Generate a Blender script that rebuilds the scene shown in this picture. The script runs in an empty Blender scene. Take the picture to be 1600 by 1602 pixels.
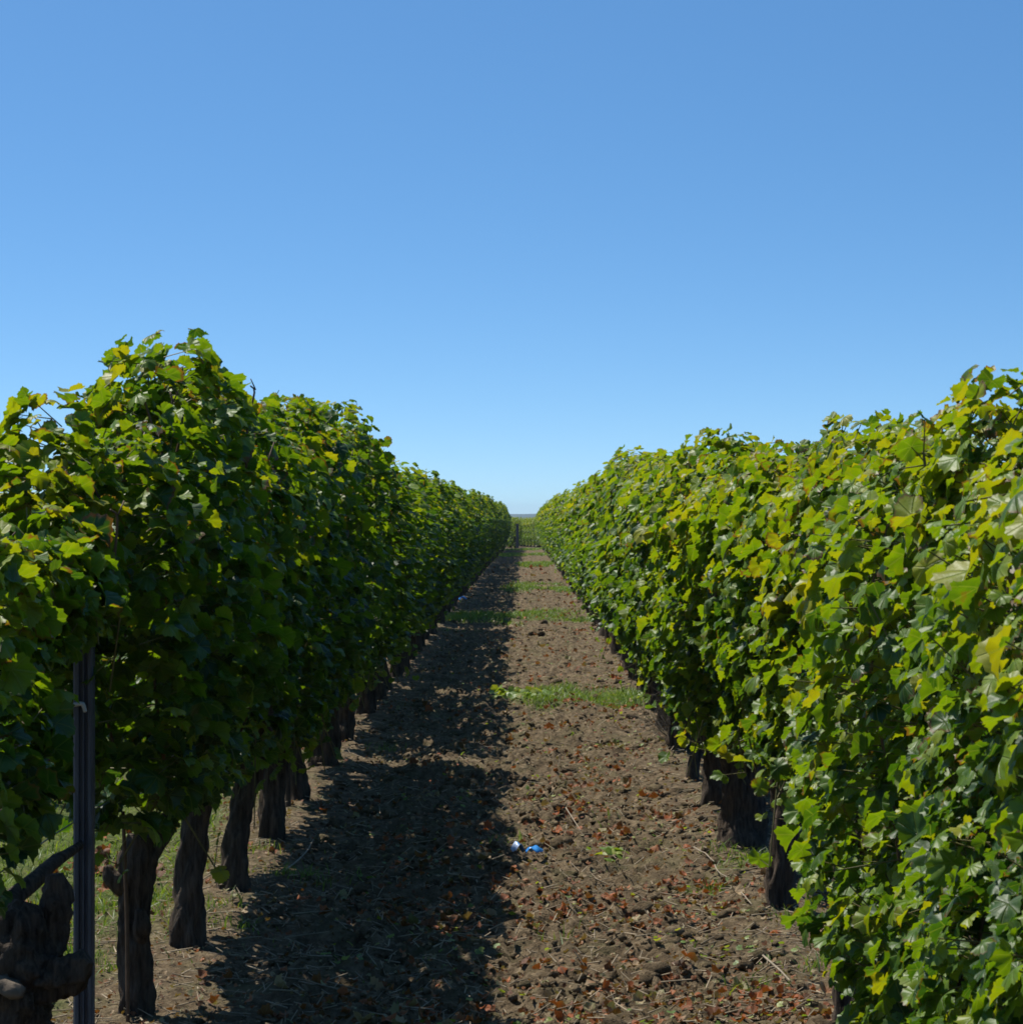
import bpy, math, random
import numpy as np
from mathutils import Vector

rng = np.random.default_rng(7)
random.seed(7)
C = bpy.context.scene.collection
R = math.radians
PI = math.pi

# ------------------------------------------------------------------ camera, sky, sun, exposure
FPX, EYE = 4407.0, 1.08
HAZE = True
#           # focal length in photo pixels (1600 wide), eye height
cam_d = bpy.data.cameras.new('camera')
cam = bpy.data.objects.new('camera', cam_d); C.objects.link(cam)
cam_d.sensor_fit = 'HORIZONTAL'; cam_d.sensor_width = 36.0
cam_d.lens = 36.0 * FPX / 1600.0
cam_d.clip_start = 0.05; cam_d.clip_end = 20000
cam.location = (0, 0, EYE)
cam.rotation_euler = (PI / 2 + 6 / FPX, 0, 22 / FPX)
cam_d.dof.use_dof = True; cam_d.dof.focus_distance = 9.5; cam_d.dof.aperture_fstop = 48.0
bpy.context.scene.camera = cam

SUN_AZ, SUN_EL = R(-51), R(59)      # azimuth from +Y (ahead), negative = to the left
SUN = np.array([math.sin(SUN_AZ) * math.cos(SUN_EL), math.cos(SUN_AZ) * math.cos(SUN_EL), math.sin(SUN_EL)])
world = bpy.data.worlds.new('World'); bpy.context.scene.world = world
world.use_nodes = True
wn = world.node_tree; wn.nodes.clear()
sky = wn.nodes.new('ShaderNodeTexSky'); sky.sky_type = 'NISHITA'; sky.sun_disc = False
sky.sun_elevation = SUN_EL; sky.sun_rotation = SUN_AZ
sky.altitude = 0; sky.air_density = 1.0; sky.dust_density = 0.2; sky.ozone_density = 5.0
hs = wn.nodes.new('ShaderNodeHueSaturation'); hs.inputs['Hue'].default_value = 0.494; hs.inputs['Saturation'].default_value = 1.16
# the air of this clear day is thin: look the sky up a little higher than the view, so that the horizon stays blue
wt = wn.nodes.new('ShaderNodeTexCoord'); wv = wn.nodes.new('ShaderNodeVectorMath'); wv.operation = 'MULTIPLY_ADD'
wv.inputs[1].default_value = (1, 1, 2.7); wv.inputs[2].default_value = (0, 0, .066)
wz = wn.nodes.new('ShaderNodeVectorMath'); wz.operation = 'NORMALIZE'
wn.links.new(wt.outputs['Generated'], wv.inputs[0]); wn.links.new(wv.outputs[0], wz.inputs[0]); wn.links.new(wz.outputs[0], sky.inputs['Vector'])
bg = wn.nodes.new('ShaderNodeBackground'); bg.inputs['Strength'].default_value = 0.117
wo = wn.nodes.new('ShaderNodeOutputWorld')
wn.links.new(sky.outputs[0], hs.inputs['Color']); wn.links.new(hs.outputs[0], bg.inputs['Color'])
wn.links.new(bg.outputs[0], wo.inputs['Surface'])

sun_d = bpy.data.lights.new('sun', 'SUN'); sun_d.energy = 5.0; sun_d.angle = R(0.53); sun_d.color = (1.0, 0.95, 0.86)
sun = bpy.data.objects.new('sun', sun_d); C.objects.link(sun)
sun.rotation_euler = Vector(SUN).to_track_quat('Z', 'Y').to_euler()
sun.location = (-20, 20, 30)

sc = bpy.context.scene
sc.view_settings.view_transform = 'Standard'; sc.view_settings.look = 'None'
sc.view_settings.exposure = 0.3; sc.view_settings.gamma = 1.0
sc.render.engine = 'CYCLES'
sc.cycles.max_bounces = 6; sc.cycles.diffuse_bounces = 2; sc.cycles.glossy_bounces = 2
sc.cycles.transmission_bounces = 4; sc.cycles.caustics_reflective = False; sc.cycles.caustics_refractive = False
sc.cycles.filter_width = 1.7
sc.cycles.use_denoising = True

# ------------------------------------------------------------------ noise
_perm = rng.permutation(256); _perm = np.concatenate([_perm, _perm, _perm])
_ang = rng.random(256) * 2 * PI; _gx, _gy = np.cos(_ang), np.sin(_ang)
def perlin(x, y):
    x = np.asarray(x, float); y = np.asarray(y, float)
    xi = np.floor(x).astype(int); yi = np.floor(y).astype(int)
    xf, yf = x - xi, y - yi
    u = xf * xf * xf * (xf * (xf * 6 - 15) + 10); v = yf * yf * yf * (yf * (yf * 6 - 15) + 10)
    def g(ix, iy, dx, dy):
        h = _perm[_perm[ix & 255] + (iy & 255)]
        return _gx[h] * dx + _gy[h] * dy
    n00 = g(xi, yi, xf, yf); n10 = g(xi + 1, yi, xf - 1, yf)
    n01 = g(xi, yi + 1, xf, yf - 1); n11 = g(xi + 1, yi + 1, xf - 1, yf - 1)
    a = n00 + u * (n10 - n00); b = n01 + u * (n11 - n01)
    return (a + v * (b - a)) * 1.5
def smooth(a, b, x):
    t = np.clip((np.asarray(x, float) - a) / (b - a), 0, 1); return t * t * (3 - 2 * t)

# ------------------------------------------------------------------ terrain
XL, XR, XN = -0.82, 0.68, -2.34      # the two rows, and the next one to the left
GY = np.array([-50, 0, 8, 14, 30, 55, 85, 110, 140, 300, 1000, 9000.])
GZ = np.array([0, 0, 0, .04, .05, 0, -.1, -.22, -.36, -1.6, -6, -9.])
def profile(y): return np.interp(y, GY, GZ)
def ground_z(x, y):
    x = np.asarray(x, float); y = np.asarray(y, float)
    fade = 1 - smooth(60, 160, np.abs(y) + np.abs(x) * 2)
    period = 1.5
    q = np.abs(((x - XL) / period + 0.5) % 1.0 - 0.5) * period      # distance to the nearest row line
    mound = 0.030 * np.exp(-(q / 0.22) ** 2)
    till = smooth(0.16, 0.34, q) * (np.where(x < XL - .1, .35, 1.0))
    big = 0.028 * perlin(x * 2.1, y * 1.3) + 0.022 * perlin(x * 4.3 + 9, y * 3.4)
    rid = np.abs(perlin(x * 8 + 3, y * 7)); clod = 0.044 * (0.5 - rid) + 0.026 * (0.4 - np.abs(perlin(x * 17, y * 16 + 5)))
    fine = 0.011 * perlin(x * 41, y * 40) + 0.005 * perlin(x * 90 + 7, y * 85)
    return profile(y) + fade * (mound + big * (.4 + .6 * till) + clod * (.25 + .75 * till) + fine * (.55 + .6 * till))

def D(y_px): return EYE * FPX / (y_px - 807.0)                     # depth of a ground point from its photo row
def X(x_px, d): return (x_px - 822.0) * d / FPX
def Zp(y_px, d): return EYE - (y_px - 807.0) * d / FPX

# ------------------------------------------------------------------ materials
def mat(name):
    m = bpy.data.materials.new(name); m.use_nodes = True
    nt = m.node_tree; nt.nodes.clear()
    return m, nt, lambda t, **k: _node(nt, t, k)
def _node(nt, t, k):
    n = nt.nodes.new('ShaderNode' + t)
    for a, b in k.items(): setattr(n, a, b)
    return n
def ramp(nt, stops):
    n = nt.nodes.new('ShaderNodeValToRGB')
    e = n.color_ramp.elements
    while len(e) < len(stops): e.new(0.5)
    for i, (p, c) in enumerate(stops):
        e[i].position = p; e[i].color = (*c, 1)
    return n
def math_n(nt, op, a, b=None, c=None):
    n = nt.nodes.new('ShaderNodeMath'); n.operation = op
    for i, v in enumerate((a, b, c)):
        if v is None: continue
        if isinstance(v, (int, float)): n.inputs[i].default_value = v
        else: nt.links.new(v, n.inputs[i])
    return n.outputs[0]
def mix_c(nt, fac, a, b, blend='MIX'):
    n = nt.nodes.new('ShaderNodeMix'); n.data_type = 'RGBA'; n.blend_type = blend
    for s, v in ((n.inputs[0], fac), (n.inputs[6], a), (n.inputs[7], b)):
        if isinstance(v, (int, float)): s.default_value = v
        elif isinstance(v, tuple): s.default_value = (*v, 1)
        else: nt.links.new(v, s)
    return n.outputs[2]
def noise_n(nt, scale, detail=4, rough=.55, vec=None):
    n = nt.nodes.new('ShaderNodeTexNoise'); n.inputs['Scale'].default_value = scale
    n.inputs['Detail'].default_value = detail; n.inputs['Roughness'].default_value = rough
    if vec is not None: nt.links.new(vec, n.inputs['Vector'])
    return n.outputs[0]

def leaf_material(name, stops, transl=0.42, rough=.40, spec=.5, dry=False):
    m, nt, N = mat(name); L = nt.links.new
    at = N('Attribute', attribute_name='leaf'); sep = N('SeparateColor'); L(at.outputs['Color'], sep.inputs[0])
    tint, rad, rnd = sep.outputs[0], sep.outputs[1], sep.outputs[2]
    geo = N('NewGeometry')
    col = ramp(nt, stops)
    tc = N('TexCoord')
    blot = noise_n(nt, 38, 3, .6, tc.outputs['Object'])
    mott = noise_n(nt, 14, 2, .5, tc.outputs['Object'])
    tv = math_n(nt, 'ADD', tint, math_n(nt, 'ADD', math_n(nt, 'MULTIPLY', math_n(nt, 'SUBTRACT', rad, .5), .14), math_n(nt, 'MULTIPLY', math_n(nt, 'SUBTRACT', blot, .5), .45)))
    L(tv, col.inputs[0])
    c = col.outputs[0]
    uv = N('UVMap', uv_map='UVMap'); sx = N('SeparateXYZ'); L(uv.outputs[0], sx.inputs[0])
    u, v = sx.outputs[0], sx.outputs[1]
    # veins: five straight ribs running out from the petiole
    best = None
    for a in (0, 52, -52, 104, -104):
        ca, sa = math.cos(R(a)), math.sin(R(a))
        along = math_n(nt, 'ADD', math_n(nt, 'MULTIPLY', v, ca), math_n(nt, 'MULTIPLY', u, sa))
        across = math_n(nt, 'ABSOLUTE', math_n(nt, 'SUBTRACT', math_n(nt, 'MULTIPLY', u, ca), math_n(nt, 'MULTIPLY', v, sa)))
        dd = math_n(nt, 'ADD', across, math_n(nt, 'MULTIPLY', math_n(nt, 'MAXIMUM', math_n(nt, 'MULTIPLY', along, -1), 0), 3))
        best = dd if best is None else math_n(nt, 'MINIMUM', best, dd)
    vein = math_n(nt, 'SUBTRACT', 1.0, math_n(nt, 'MULTIPLY', best, 26.0)); 
    vein = math_n(nt, 'MAXIMUM', vein, 0.0)
    c = mix_c(nt, math_n(nt, 'MULTIPLY', vein, .5), c, (.20, .26, .06) if not dry else (.3, .2, .1))
    c = mix_c(nt, math_n(nt, 'MULTIPLY', mott, .35), c, mix_c(nt, .5, c, (.02, .05, .01)))
    # dry rusty margins and spots on the leaves whose random number is high
    sick = math_n(nt, 'MULTIPLY', math_n(nt, 'MAXIMUM', math_n(nt, 'SUBTRACT', rnd, .62), 0), 2.2)
    edge = math_n(nt, 'MULTIPLY', math_n(nt, 'POWER', rad, 3.0), math_n(nt, 'ADD', .3, blot))
    dead = math_n(nt, 'MULTIPLY', edge, sick)
    dr = ramp(nt, [(.30, (0, 0, 0)), (.48, (1, 1, 1))]); L(dead, dr.inputs[0])
    c = mix_c(nt, math_n(nt, 'MULTIPLY', dr.outputs[0], .9), c, (.13, .06, .022))
    spot = ramp(nt, [(.64, (0, 0, 0)), (.70, (1, 1, 1))]); L(blot, spot.inputs[0])
    c = mix_c(nt, math_n(nt, 'MULTIPLY', spot.outputs[0], math_n(nt, 'MINIMUM', sick, .8)), c, (.16, .06, .02))
    under = mix_c(nt, .28, c, (.10, .17, .06))
    cs = mix_c(nt, geo.outputs['Backfacing'], c, under)
    bs = N('BsdfPrincipled'); L(cs, bs.inputs['Base Color'])
    bs.inputs['Roughness'].default_value = rough; bs.inputs['Specular IOR Level'].default_value = spec
    bump = N('Bump'); bump.inputs['Strength'].default_value = .6; bump.inputs['Distance'].default_value = .004
    L(math_n(nt, 'ADD', math_n(nt, 'MULTIPLY', vein, -.7), math_n(nt, 'MULTIPLY', blot, .8)), bump.inputs['Height'])
    L(bump.outputs[0], bs.inputs['Normal'])
    tr = N('BsdfTranslucent')
    tcol = mix_c(nt, 1.0, c, (1.95, 1.75, .55), 'MULTIPLY')
    L(tcol, tr.inputs['Color'])
    mx = N('MixShader'); mx.inputs[0].default_value = transl
    L(bs.outputs[0], mx.inputs[1]); L(tr.outputs[0], mx.inputs[2])
    out = N('OutputMaterial'); L(mx.outputs[0], out.inputs[0])
    return m

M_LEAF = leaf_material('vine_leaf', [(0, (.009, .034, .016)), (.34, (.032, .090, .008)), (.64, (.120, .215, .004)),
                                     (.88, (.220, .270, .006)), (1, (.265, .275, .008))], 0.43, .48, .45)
M_WEED = leaf_material('weed_leaf', [(0, (.07, .14, .025)), (.5, (.15, .25, .035)), (1, (.30, .34, .06))], .35, .5)
M_DRY = leaf_material('dead_leaf', [(0, (.055, .030, .018)), (.3, (.20, .062, .022)), (.5, (.33, .085, .022)), (.68, (.25, .16, .085)),
                                    (.85, (.33, .235, .135)), (1, (.25, .25, .13))], .12, .65, .25, True)

def simple(name, col, rough=.8, metal=0, bump=0, scale=30, var=.3, spec=.3, stretch=None):
    m, nt, N = mat(name); L = nt.links.new
    tc = N('TexCoord'); vec = tc.outputs['Object']
    if stretch:
        mp = N('Mapping'); mp.inputs['Scale'].default_value = stretch; L(vec, mp.inputs[0]); vec = mp.outputs[0]
    n = noise_n(nt, scale, 5, .6, vec)
    r = ramp(nt, [(.3, tuple(x * (1 - var) for x in col)), (.7, tuple(x * (1 + var) for x in col))]); L(n, r.inputs[0])
    b = N('BsdfPrincipled'); L(r.outputs[0], b.inputs['Base Color'])
    b.inputs['Roughness'].default_value = rough; b.inputs['Metallic'].default_value = metal
    b.inputs['Specular IOR Level'].default_value = spec
    if bump:
        bp = N('Bump'); bp.inputs['Strength'].default_value = 1; bp.inputs['Distance'].default_value = bump
        L(n, bp.inputs['Height']); L(bp.outputs[0], b.inputs['Normal'])
    o = N('OutputMaterial'); L(b.outputs[0], o.inputs[0])
    return m
M_BARK = simple('bark', (.070, .053, .039), .9, 0, .016, 26, .75, .2, (3, 3, .45))
M_CUT = simple('weathered_wood', (.15, .12, .09), .85, 0, .004, 40, .35, .2)
M_STEM = simple('green_stem', (.13, .12, .045), .6, 0, 0, 20, .4)
M_CANE = simple('brown_cane', (.11, .065, .035), .7, 0, 0, 20, .4)
M_POST = simple('dull_metal', (.085, .090, .105), .55, .35, .0015, 26, .3, .4, (4, 4, .5))
M_WIRE = simple('wire', (.22, .23, .24), .45, .8, 0, 30, .2)
M_CLIP = simple('grey_plastic', (.42, .43, .42), .5, 0, 0, 30, .15)
M_BLUE = simple('blue_plastic', (.035, .24, .62), .28, 0, .002, 60, .25, .6)
M_PALE = simple('pale_plastic', (.50, .62, .85), .3, 0, .002, 60, .15, .6)
M_STONE = simple('stone', (.23, .195, .155), .9, 0, .006, 25, .35)
M_STRAW = simple('dry_straw', (.30, .24, .16), .8, 0, 0, 9, .45)
M_TWIG = simple('pale_twig', (.27, .225, .165), .8, 0, 0, 40, .3)
M_HILL = simple('far_wood', (.045, .07, .04), .95, 0, 0, .02, .4)

def soil_material():
    m, nt, N = mat('soil'); L = nt.links.new
    tc = N('TexCoord'); P = tc.outputs['Object']
    n1 = noise_n(nt, 1.7, 5, .6, P); n2 = noise_n(nt, 23, 6, .65, P); n3 = noise_n(nt, 110, 4, .7, P); n4 = noise_n(nt, 5.5, 4, .6, P)
    r = ramp(nt, [(.36, (.046, .029, .016)), (.5, (.130, .092, .054)), (.64, (.240, .180, .112))]); L(n2, r.inputs[0])
    c = mix_c(nt, n1, r.outputs[0], mix_c(nt, .5, r.outputs[0], (.115, .090, .050)))
    sp = ramp(nt, [(.60, (0, 0, 0)), (.70, (1, 1, 1))]); L(n3, sp.inputs[0])
    c = mix_c(nt, math_n(nt, 'MULTIPLY', sp.outputs[0], .6), c, (.34, .25, .155))
    dk = ramp(nt, [(.30, (1, 1, 1)), (.42, (0, 0, 0))]); L(n3, dk.inputs[0])
    c = mix_c(nt, math_n(nt, 'MULTIPLY', dk.outputs[0], .6), c, (.055, .036, .024))
    gr = ramp(nt, [(.50, (0, 0, 0)), (.68, (1, 1, 1))]); L(n4, gr.inputs[0])
    c = mix_c(nt, math_n(nt, 'MULTIPLY', gr.outputs[0], .38), c, (.085, .095, .035))
    at = N('Attribute', attribute_name='green'); sg = N('SeparateColor'); L(at.outputs['Color'], sg.inputs[0])
    gn = ramp(nt, [(.35, (.045, .080, .016)), (.65, (.115, .165, .035))]); L(n2, gn.inputs[0])
    c = mix_c(nt, math_n(nt, 'MULTIPLY', sg.outputs[0], math_n(nt, 'ADD', .35, math_n(nt, 'MULTIPLY', n4, .9))), c, gn.outputs[0])
    b = N('BsdfPrincipled'); L(c, b.inputs['Base Color']); b.inputs['Roughness'].default_value = .95
    b.inputs['Specular IOR Level'].default_value = .15
    bp = N('Bump'); bp.inputs['Strength'].default_value = .9; bp.inputs['Distance'].default_value = .022
    L(math_n(nt, 'ADD', n2, math_n(nt, 'MULTIPLY', n3, .5)), bp.inputs['Height']); L(bp.outputs[0], b.inputs['Normal'])
    o = N('OutputMaterial'); L(b.outputs[0], o.inputs[0])
    return m
M_SOIL = soil_material()

# ------------------------------------------------------------------ object helpers
def tag(o, label=None, cat=None, group=None, kind=None):
    if label: o['label'] = label
    if cat: o['category'] = cat
    if group: o['group'] = group
    if kind: o['kind'] = kind
    return o
def empty(name, loc, rz=0.0):
    o = bpy.data.objects.new(name, None); C.objects.link(o)
    o.location = loc; o.rotation_euler = (0, 0, rz); o.empty_display_size = .1
    return o
class MB:
    """collects vertices, faces, per-vertex leaf attribute, uv and material indices"""
    def __init__(s): s.v = []; s.f = []; s.m = []; s.a = []; s.uv = []; s.n = 0
    def add(s, v, f, mi=0, a=None, uv=None):
        v = np.asarray(v, float); k = len(v)
        s.v.append(v)
        s.f.extend(tuple(int(i) + s.n for i in q) for q in f); s.m.extend([mi] * len(f))
        s.a.append(np.zeros((k, 4)) if a is None else a); s.uv.append(np.zeros((k, 2)) if uv is None else uv)
        s.n += k
    def add_many(s, V, f, mi, A, UV):
        """V: (n, k, 3) copies of one template with faces f"""
        n, k, _ = V.shape
        off = (np.arange(n) * k + s.n)
        for q in f: pass
        fl = [tuple(q) for q in f]
        for o in off: s.f.extend(tuple(i + o for i in q) for q in fl)
        s.f = [tuple(int(i) for i in q) for q in s.f] if False else s.f
        s.m.extend([mi] * (n * len(fl)))
        s.v.append(V.reshape(-1, 3)); s.a.append(A.reshape(-1, 4)); s.uv.append(UV.reshape(-1, 2)); s.n += n * k
    def mesh(s, name, mats, smooth_=True, attrs=False):
        me = bpy.data.meshes.new(name)
        V = np.concatenate(s.v)
        nl = np.fromiter((len(q) for q in s.f), dtype=np.int32, count=len(s.f))
        loops = np.fromiter((i for q in s.f for i in q), dtype=np.int32, count=int(nl.sum()))
        me.vertices.add(len(V)); me.vertices.foreach_set('co', V.ravel().astype(np.float32))
        me.loops.add(len(loops)); me.loops.foreach_set('vertex_index', loops)
        me.polygons.add(len(nl))
        me.polygons.foreach_set('loop_start', np.concatenate([[0], np.cumsum(nl)[:-1]]).astype(np.int32))
        me.polygons.foreach_set('material_index', np.array(s.m, dtype=np.int32))
        me.polygons.foreach_set('use_smooth', np.full(len(nl), smooth_, dtype=bool))
        for m in mats: me.materials.append(m)
        me.update(calc_edges=True); 
        if attrs:
            A = np.concatenate(s.a); UV = np.concatenate(s.uv)
            ca = me.color_attributes.new('leaf', 'FLOAT_COLOR', 'POINT'); ca.data.foreach_set('color', A.ravel().astype(np.float32))
            ul = me.uv_layers.new(name='UVMap'); ul.data.foreach_set('uv', UV[loops].ravel().astype(np.float32))
        me.validate()
        return me
    def build(s, name, mats, parent=None, smooth_=True, attrs=False):
        o = bpy.data.objects.new(name, s.mesh(name, mats if isinstance(mats, (list, tuple)) else [mats], smooth_, attrs))
        C.objects.link(o)
        if parent: o.parent = parent
        return o

def frames(P):
    T = np.gradient(P, axis=0); T /= np.linalg.norm(T, axis=1)[:, None] + 1e-9
    ref = np.array([1., 0, 0]) if abs(T[0][0]) < .8 else np.array([0, 1., 0])
    A = []; 
    for t in T:
        a = ref - t * ref.dot(t); a /= np.linalg.norm(a) + 1e-9; A.append(a); ref = a
    A = np.array(A); return A, np.cross(T, A)
def tube(mb, pts, rad, seg=8, rings=None, rough=0.0, nz=(3, 6), mi=0, seed=0.0, cap=True):
    pts = np.asarray(pts, float); rad = np.asarray(rad, float)
    if rings:
        s = np.linspace(0, 1, len(pts)); q = np.linspace(0, 1, rings)
        # smooth the polyline
        P = np.stack([np.interp(q, s, pts[:, i]) for i in range(3)], 1); Rr = np.interp(q, s, rad)
        for _ in range(max(1, rings // max(2, len(pts)) // 2)):
            P[1:-1] = (P[:-2] + 2 * P[1:-1] + P[2:]) / 4; Rr[1:-1] = (Rr[:-2] + 2 * Rr[1:-1] + Rr[2:]) / 4
    else: P, Rr = pts, rad
    A, B = frames(P)
    th = np.linspace(0, 2 * PI, seg, endpoint=False)
    rr = Rr[:, None] * np.ones((1, seg))
    if rough:
        L = np.concatenate([[0], np.cumsum(np.linalg.norm(np.diff(P, axis=0), axis=1))])[:, None]
        c, s_ = np.cos(th)[None], np.sin(th)[None]
        n = perlin(c * nz[0] + seed, L * nz[1] + s_ * nz[0] + seed * 1.7) + .6 * perlin(c * nz[0] * 2.3 + s_ * 3.1 + seed, L * nz[1] * 2.2 + s_ * nz[0] * 2 - seed) \
            + .45 * perlin(th[None] * 4.5 + seed + 0 * L, L * 5 + seed)
        rr = rr * (1 + rough * n)
    V = P[:, None] + rr[..., None] * (A[:, None] * np.cos(th)[None, :, None] + B[:, None] * np.sin(th)[None, :, None])
    k = len(P); f = []
    for i in range(k - 1):
        for j in range(seg):
            j2 = (j + 1) % seg; f.append((i * seg + j, i * seg + j2, (i + 1) * seg + j2, (i + 1) * seg + j))
    V = V.reshape(-1, 3)
    if cap:
        n0 = len(V); V = np.vstack([V, P[0], P[-1]])
        for j in range(seg):
            j2 = (j + 1) % seg; f.append((n0, j2, j)); f.append((n0 + 1, (k - 1) * seg + j, (k - 1) * seg + j2))
    mb.add(V, f, mi)

# ------------------------------------------------------------------ leaf shapes
def leaf_template(nout, serr, fold, cup, wave, ph, rings=2, lob=1.0):
    ctrl_a = np.array([0, 14, 30, 52, 66, 84, 108, 128, 150, 170, 180])
    ctrl_r = np.array([.97, .90, .83, .92, .88, .79, .82, .76, .67, .50, .18])
    ctrl_r = .78 + (ctrl_r - .78) * np.where(ctrl_a < 160, lob, 1.0)
    a = np.linspace(-180, 180, nout, endpoint=False) + 180 / nout * 0
    r = np.interp(np.abs(a), ctrl_a, ctrl_r)
    r = r * (1 + serr * np.where(np.arange(nout) % 2 == 0, 1, -1) * (np.abs(a) < 165))
    th = np.radians(a)
    P = [(0, 0)]; RD = [0.0]
    lev = np.linspace(0, 1, rings + 1)[1:]
    for l in lev:
        for t, q in zip(th, r): P.append((math.sin(t) * q * l, math.cos(t) * q * l)); RD.append(l)
    P = np.array(P); RD = np.array(RD)
    u, v = P[:, 0], P[:, 1]
    rr = np.hypot(u, v); tt = np.arctan2(u, v)
    z = fold * np.abs(u) - cup * (rr ** 2) + wave * rr ** 2 * np.sin(3 * tt + ph) + wave * .6 * rr ** 2 * np.sin(7 * tt + ph * 2) - .10 * np.maximum(v, 0) ** 2
    V = np.stack([u, v, z], 1)
    f = []
    for j in range(nout):
        j2 = (j + 1) % nout; f.append((0, 1 + j2, 1 + j))
        for k in range(rings - 1):
            a0 = 1 + k * nout; b0 = a0 + nout; f.append((a0 + j, a0 + j2, b0 + j2, b0 + j))
    return V, f, RD, np.stack([u, v], 1)
T_HI = [leaf_template(36, .055, fo * 1.2, cu * 1.35, wa * 1.45, ph, 3, lo) for fo, cu, wa, ph, lo in
        ((.22, .16, .10, .3, 1.0), (.38, .05, .13, 1.7, .7), (-.12, .28, .12, 3.0, 1.2), (.10, .34, .15, 4.4, .8), (.55, .02, .10, 5.2, 1.0), (.05, -.15, .16, 2.2, .6))]
T_LO = [leaf_template(14, .06, fo, cu, wa, ph, 2, lo) for fo, cu, wa, ph, lo in
        ((.22, .16, .10, .3, 1.0), (.38, .05, .13, 1.7, 1.0), (-.10, .26, .12, 3.0, 1.2), (.1, .34, .15, 4.4, .8))]
T_TINY = [leaf_template(7, 0, .3, .15, .08, .4, 1, .8), leaf_template(7, 0, .05, .35, .1, 2.4, 1, .8)]

def norm(v): return v / (np.linalg.norm(v, axis=-1, keepdims=True) + 1e-9)
def place_leaves(mb, pos, nrm, tip, size, tint, rnd, templates, mi=0):
    """pos = petiole joint of every blade"""
    n = len(pos); nrm = norm(nrm); tip = norm(tip - nrm * np.sum(tip * nrm, 1, keepdims=True)); side = np.cross(tip, nrm)
    which = rng.integers(0, len(templates), n)
    for k, (V, f, RD, UV) in enumerate(templates):
        s = np.where(which == k)[0]
        if not len(s): continue
        asp = rng.uniform(.88, 1.15, len(s))
        W = (side[s][:, None] * (V[None, :, 0:1] * asp[:, None, None]) + tip[s][:, None] * V[None, :, 1:2] + nrm[s][:, None] * V[None, :, 2:3]) * size[s][:, None, None] + pos[s][:, None]
        A = np.zeros((len(s), len(V), 4)); A[..., 0] = tint[s][:, None]; A[..., 1] = RD[None]; A[..., 2] = rnd[s][:, None]; A[..., 3] = 1
        mb.add_many(W, f, mi, A, np.broadcast_to(UV[None], (len(s), len(V), 2)))

def thin_strip(mb, a, b, w, mi):
    """three-sided thin stems between point arrays a and b"""
    n = len(a); d = norm(b - a); ref = np.tile(np.array([[.3, .9, .2]]), (n, 1)); s = norm(np.cross(d, ref)); t = np.cross(d, s)
    V = []
    for base, k in ((a, 1.0), (b, .7)):
        for q in range(3):
            an = q * 2 * PI / 3; V.append(base + (s * math.cos(an) + t * math.sin(an)) * w * k)
    V = np.stack(V, 1)
    f = [(0, 1, 4, 3), (1, 2, 5, 4), (2, 0, 3, 5)]
    mb.add_many(V, f, mi, np.zeros((n, 6, 4)), np.zeros((n, 6, 2)))

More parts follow.
